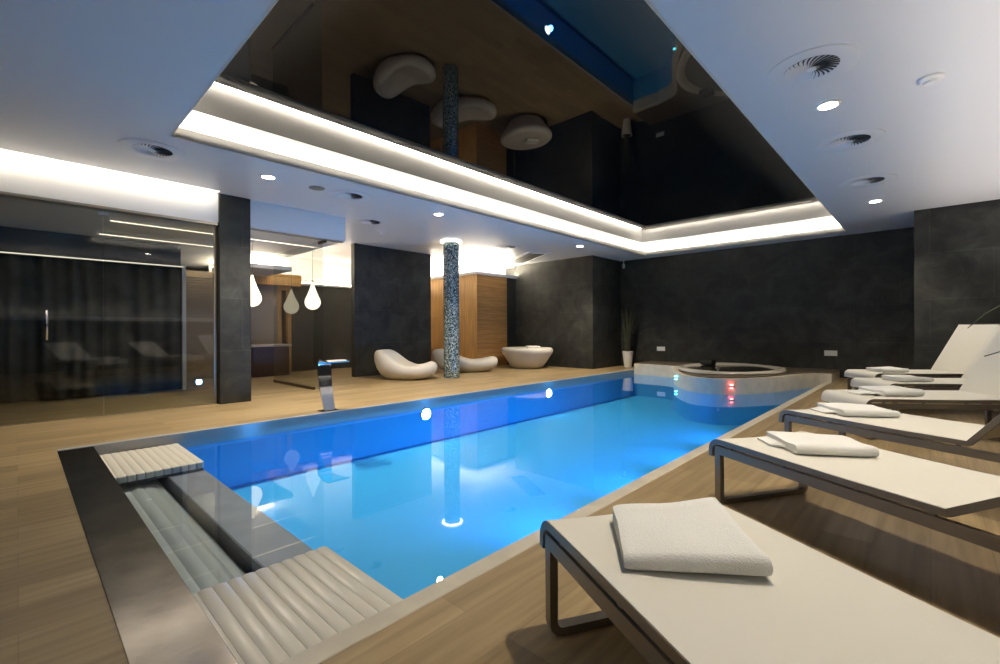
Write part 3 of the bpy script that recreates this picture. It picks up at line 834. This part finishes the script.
# ------------------------------------------------------------------ loungers
def lounger(label, x, y, ang, phi, B_=.74, Lh=1.25):
    t = thing('sun_lounger', label, 'sun lounger', (x, y, 0), math.radians(ang), 'cream sling sun loungers by the pool')
    H_ = .391; hw = .345
    foot = [(Lh, H_), (.9, H_ - .004), (.5, H_ - .002), (.075, H_)] + [(.075 + .062 * math.cos(math.radians(aa)), H_ - .062 + .062 * math.sin(math.radians(aa))) for aa in (110, 130, 150, 170, 185)] + [(.012, H_ - .10)]
    for s in (-1, 1):
        b = B(); sweep(b, [(px, s * hw, pz) for px, pz in foot], (0, 1, 0), .026, .03); autosmooth(obj('seat_rail', b, M['frame'], t), 30)
        b = B(); sweep(b, [(.055, s * hw, .338), (2.0, s * hw, .338)], (0, 1, 0), .032, .05); obj('base_rail', b, M['frame'], t)
        b = B()
        pass
        for px in (.16, .52, .9, Lh - .06):
            b = B(); box(b, px, px + .02, s * hw - .008, s * hw + .008, .361, .379); obj('spacer', b, M['frame'], t)
        ph = math.radians(phi)
        b = B(); sweep(b, [(Lh, s * hw, H_), (Lh + B_ * math.cos(ph), s * hw, H_ + B_ * math.sin(ph))], (0, 1, 0), .026, .03); obj('backrest_rail', b, M['frame'], t)
        b = B(); q3 = .42
        sweep(b, [(Lh + q3 * math.cos(ph), s * (hw - .03), H_ + q3 * math.sin(ph)), (Lh + q3 * math.cos(ph) + .25, s * (hw - .03), .34)], (0, 1, 0), .015, .025); obj('prop', b, M['frame'], t)
    # sled legs
    for px in (.075, 1.72):
        r = .035; w = hw
        pth = [(px, -w, .325)] + [(px, -w + r - r * math.cos(math.radians(a_)), r + .016 - r * math.sin(math.radians(a_))) for a_ in (0, 30, 60, 90)] + [(px, w - r + r * math.sin(math.radians(a_)), r + .016 - r * math.cos(math.radians(a_))) for a_ in (0, 30, 60, 90)] + [(px, w, .325)]
        b = B(); sweep(b, pth, (1, 0, 0), .044, .03); autosmooth(obj('leg', b, M['frame'], t), 25)
    b = B(); box(b, Lh + B_ * math.cos(ph) - .02, Lh + B_ * math.cos(ph) + .015, -hw, hw, H_ + B_ * math.sin(ph) - .02, H_ + B_ * math.sin(ph) + .01, .006); obj('top_bar', b, M['frame'], t)
    b = B(); box(b, 1.97, 2.0, -hw, hw, .316, .36); obj('end_bar', b, M['frame'], t)
    # slings
    def sheet(path, w, nm, sag=0.012):
        b = B(); nw = 10; prev = None
        pth = [Vector(p) for p in path]
        for i, p in enumerate(pth):
            t_ = (pth[min(i + 1, len(pth) - 1)] - pth[max(i - 1, 0)]).normalized(); nn = Vector((t_.y, -t_.x))
            if i == 0 or i == len(pth) - 1: sg = 0.0
            else: sg = sag
            top, bot = [], []
            for k in range(nw + 1):
                yy = -w + 2 * w * k / nw
                d = -sg * (1 - (yy / w) ** 2)
                q4 = p + nn * d
                top.append(b.verts.new((q4.x, yy, q4.y))); q5 = q4 - nn * .006; bot.append(b.verts.new((q5.x, yy, q5.y)))
            if prev:
                for k in range(nw):
                    b.faces.new((prev[0][k], prev[0][k + 1], top[k + 1], top[k])); b.faces.new((prev[1][k], bot[k], bot[k + 1], prev[1][k + 1]))
                b.faces.new((prev[0][0], top[0], bot[0], prev[1][0])); b.faces.new((prev[0][nw], prev[1][nw], bot[nw], top[nw]))
            else:
                for k in range(nw): b.faces.new((top[k], bot[k], bot[k + 1], top[k + 1]))
            prev = (top, bot)
        for k in range(nw): b.faces.new((prev[0][k], prev[0][k + 1], prev[1][k + 1], prev[1][k]))
        return obj(nm, b, M['sling'], t, smooth=False)
    e = .017
    p1 = [(Lh - .005, H_ + e), (1.1, H_ + e), (.9, H_ + e - .003), (.7, H_ + e - .003), (.5, H_ + e - .002), (.3, H_ + e), (.075, H_ + e)] + [(.075 + (.062 + e) * math.cos(math.radians(aa)), H_ - .062 + (.062 + e) * math.sin(math.radians(aa))) for aa in (110, 130, 150, 170, 185)] + [(-.004, H_ - .105)]
    o1 = sheet(p1, hw + .010, 'seat_sling'); autosmooth(o1, 40)
    nx, nz = -math.sin(ph), math.cos(ph)
    p2 = []
    for k in range(7):
        u = B_ * k / 6
        p2.append((Lh + u * math.cos(ph) + nx * e, H_ + u * math.sin(ph) + nz * e))
    p2 = p2[::-1]
    o2 = sheet(p2, hw + .010, 'backrest_sling'); autosmooth(o2, 40)
    return t
LG = {}
for key, lab, x, y, a, phi in (
    (1, 'cream sling sun lounger nearest the camera, filling the lower right corner', -.895, 1.66, -29, 35),
    (2, 'cream sling sun lounger second from the camera, its whole sled leg visible', -.86, 3.37, -30, 33),
    (3, 'cream sling sun lounger third from the camera, the last one angled toward the camera', -.80, 4.86, -26, 52),
    (4, 'cream sling sun lounger turned away from the camera, the nearest of the far three', -.68, 6.0, 38, 58),
    (5, 'cream sling sun lounger in the middle of the far three', -.60, 7.80, 38, 58),
    (6, 'cream sling sun lounger farthest from the camera, tall raised backrest against the dark pier', -.84, 9.35, 38, 60)):
    LG[key] = (x, y, a); lounger(lab, x, y, a, phi, .88 if key > 3 else .74, {4: 1.44, 5: 1.44, 6: 1.36}.get(key, 1.25))

# ------------------------------------------------------------------ towels
def towel(label, x, y, z, ang, lx=.46, ly=.42, h=.062, flap=None, seed=1, taper=0.0, grp='folded white towels on the loungers'):
    """folded towel: three layers, closed fold on the near long side"""
    b = B(); nx = 26
    # cross section in (y,z): rounded fold at y=0, layered edge at y=ly
    sec = []
    for i in range(9):
        a = math.radians(270 - 180 * i / 8)
        sec.append((h * .5 + h * .5 * math.cos(a), h * .5 + h * .5 * math.sin(a)))
    for k in range(1, 9): sec.append((h * .5 + (ly - h * .5) * k / 8, h * (1 - .10 * math.sin(PI * k / 8))))
    for lay in range(3):
        z1 = h * (1 - lay / 3) - .001; z0 = h * (1 - (lay + 1) / 3) + .003
        sec += [(ly + .006, z1 - .004), (ly + .006, z0 + .002)]
        if lay < 2: sec += [(ly - .02, z0 - .001)]
    for k in range(7, 0, -1): sec.append((h * .5 + (ly - h * .5) * k / 8, 0))
    rings = []
    for i in range(nx + 1):
        u = i / nx; xx = -lx / 2 + lx * u
        edge = min(u, 1 - u) * nx
        sc = 1 - .16 * max(0, 1 - edge / 1.6) ** 2
        ring = []
        for (yy, zz) in sec:
            n_ = noise.noise(Vector((xx * 6 + seed * 9, yy * 7, zz * 9)))
            n2 = noise.noise(Vector((xx * 2.5 + seed * 5, yy * 2.2, 3.0)))
            zz2 = h / 2 + (zz - h / 2) * sc
            if zz > .012: zz2 += n_ * .006 + n2 * .008
            ring.append(b.verts.new((xx + n_ * .004, yy * (1 + taper * (2 * u - 1)) - ly / 2 + n2 * .010, max(0.0, zz2))))
        rings.append(ring)
    m = len(sec)
    for p, q2 in zip(rings, rings[1:]):
        for i in range(m): b.faces.new((p[i], p[(i + 1) % m], q2[(i + 1) % m], q2[i]))
    b.faces.new(rings[0][::-1]); b.faces.new(rings[-1])
    if flap:   # a loose corner spread out flat from under the fold
        fx, fy = flap
        n = 8; top = []; bot = []
        for i in range(n + 1):
            u = i / n; r1, r2 = [], []
            for j in range(n + 1):
                v_ = j / n
                px = -lx * .30 + (-lx * .2 - fx) * u; py = (-ly * .46 + .92 * ly * v_) * (1 - .45 * u) + fy * u
                pz = .012 + .030 * (1 - u) + .007 * noise.noise(Vector((px * 9, py * 9, seed)))
                r1.append(b.verts.new((px, py, pz))); r2.append(b.verts.new((px, py, max(0, pz - .011))))
            top.append(r1); bot.append(r2)
        for i in range(n):
            for j in range(n):
                b.faces.new((top[i][j], top[i + 1][j], top[i + 1][j + 1], top[i][j + 1])); b.faces.new((bot[i][j], bot[i][j + 1], bot[i + 1][j + 1], bot[i + 1][j]))
        for i in range(n):
            b.faces.new((top[i][0], bot[i][0], bot[i + 1][0], top[i + 1][0])); b.faces.new((top[i][n], top[i + 1][n], bot[i + 1][n], bot[i][n]))
            b.faces.new((top[0][i], top[0][i + 1], bot[0][i + 1], bot[0][i])); b.faces.new((top[n][i], bot[n][i], bot[n][i + 1], top[n][i + 1]))
    o = obj('folded_towel', b, M['towel'], None, smooth=False); autosmooth(o, 50)
    o.location = (x, y, z); o.rotation_euler = (0, 0, math.radians(ang))
    tag(o, label, 'towel', grp)
    return o
TZ = .3995
towel('thick folded white towel on the lounger nearest the camera', -.60, 1.49, TZ, 35, lx=.40, ly=.42, h=.056, seed=1, taper=.18)
def on(k, u, v):
    x, y, a = LG[k]; a = math.radians(a)
    return x + u * math.cos(a) - v * math.sin(a), y + u * math.sin(a) + v * math.cos(a)
x, y = on(2, .42, .06); towel('folded white towel with a loose corner on the second lounger from the camera', x, y, TZ, 35, lx=.41, ly=.34, h=.056, flap=(.06, .12), seed=2, taper=-.12)
x, y = on(3, .38, .06); towel('folded white towel with a loose corner on the third lounger from the camera', x, y, TZ, 36, lx=.40, ly=.34, h=.056, flap=(.08, .08), seed=3, taper=-.12)
x, y = on(4, .52, .06); towel('folded white towel on the nearest of the far three loungers', x, y, TZ, 42, lx=.40, ly=.36, h=.068, flap=(.16, .04), seed=4)
x, y = on(5, .52, .06); towel('folded white towel on the middle one of the far three loungers', x, y, TZ, 42, lx=.40, ly=.34, h=.062, seed=5)
x, y = on(6, .47, .06); towel('folded white towel on the lounger farthest from the camera', x, y, TZ, 42, lx=.42, ly=.34, h=.062, seed=6)
towel('small folded white towel lying on the bowl-shaped seat', -8.42, 10.32, .572, 60, lx=.36, ly=.26, h=.06, seed=7, grp=None)

# ------------------------------------------------------------------ world and view
w = bpy.data.worlds.new('world'); SC.world = w; w.use_nodes = True
w.node_tree.nodes['Background'].inputs[0].default_value = (0.02, 0.02, 0.022, 1); w.node_tree.nodes['Background'].inputs[1].default_value = 0.3
vs_ = SC.view_settings; vs_.view_transform = 'Standard'; vs_.look = 'None'; vs_.gamma = 1.0; vs_.use_curve_mapping = False; vs_.exposure = 0.0
cy = SC.cycles
cy.max_bounces = 10; cy.diffuse_bounces = 4; cy.glossy_bounces = 5; cy.transparent_max_bounces = 16; cy.transmission_bounces = 4
cy.caustics_reflective = False; cy.caustics_refractive = False; cy.sample_clamp_indirect = 6.0; cy.use_denoising = True
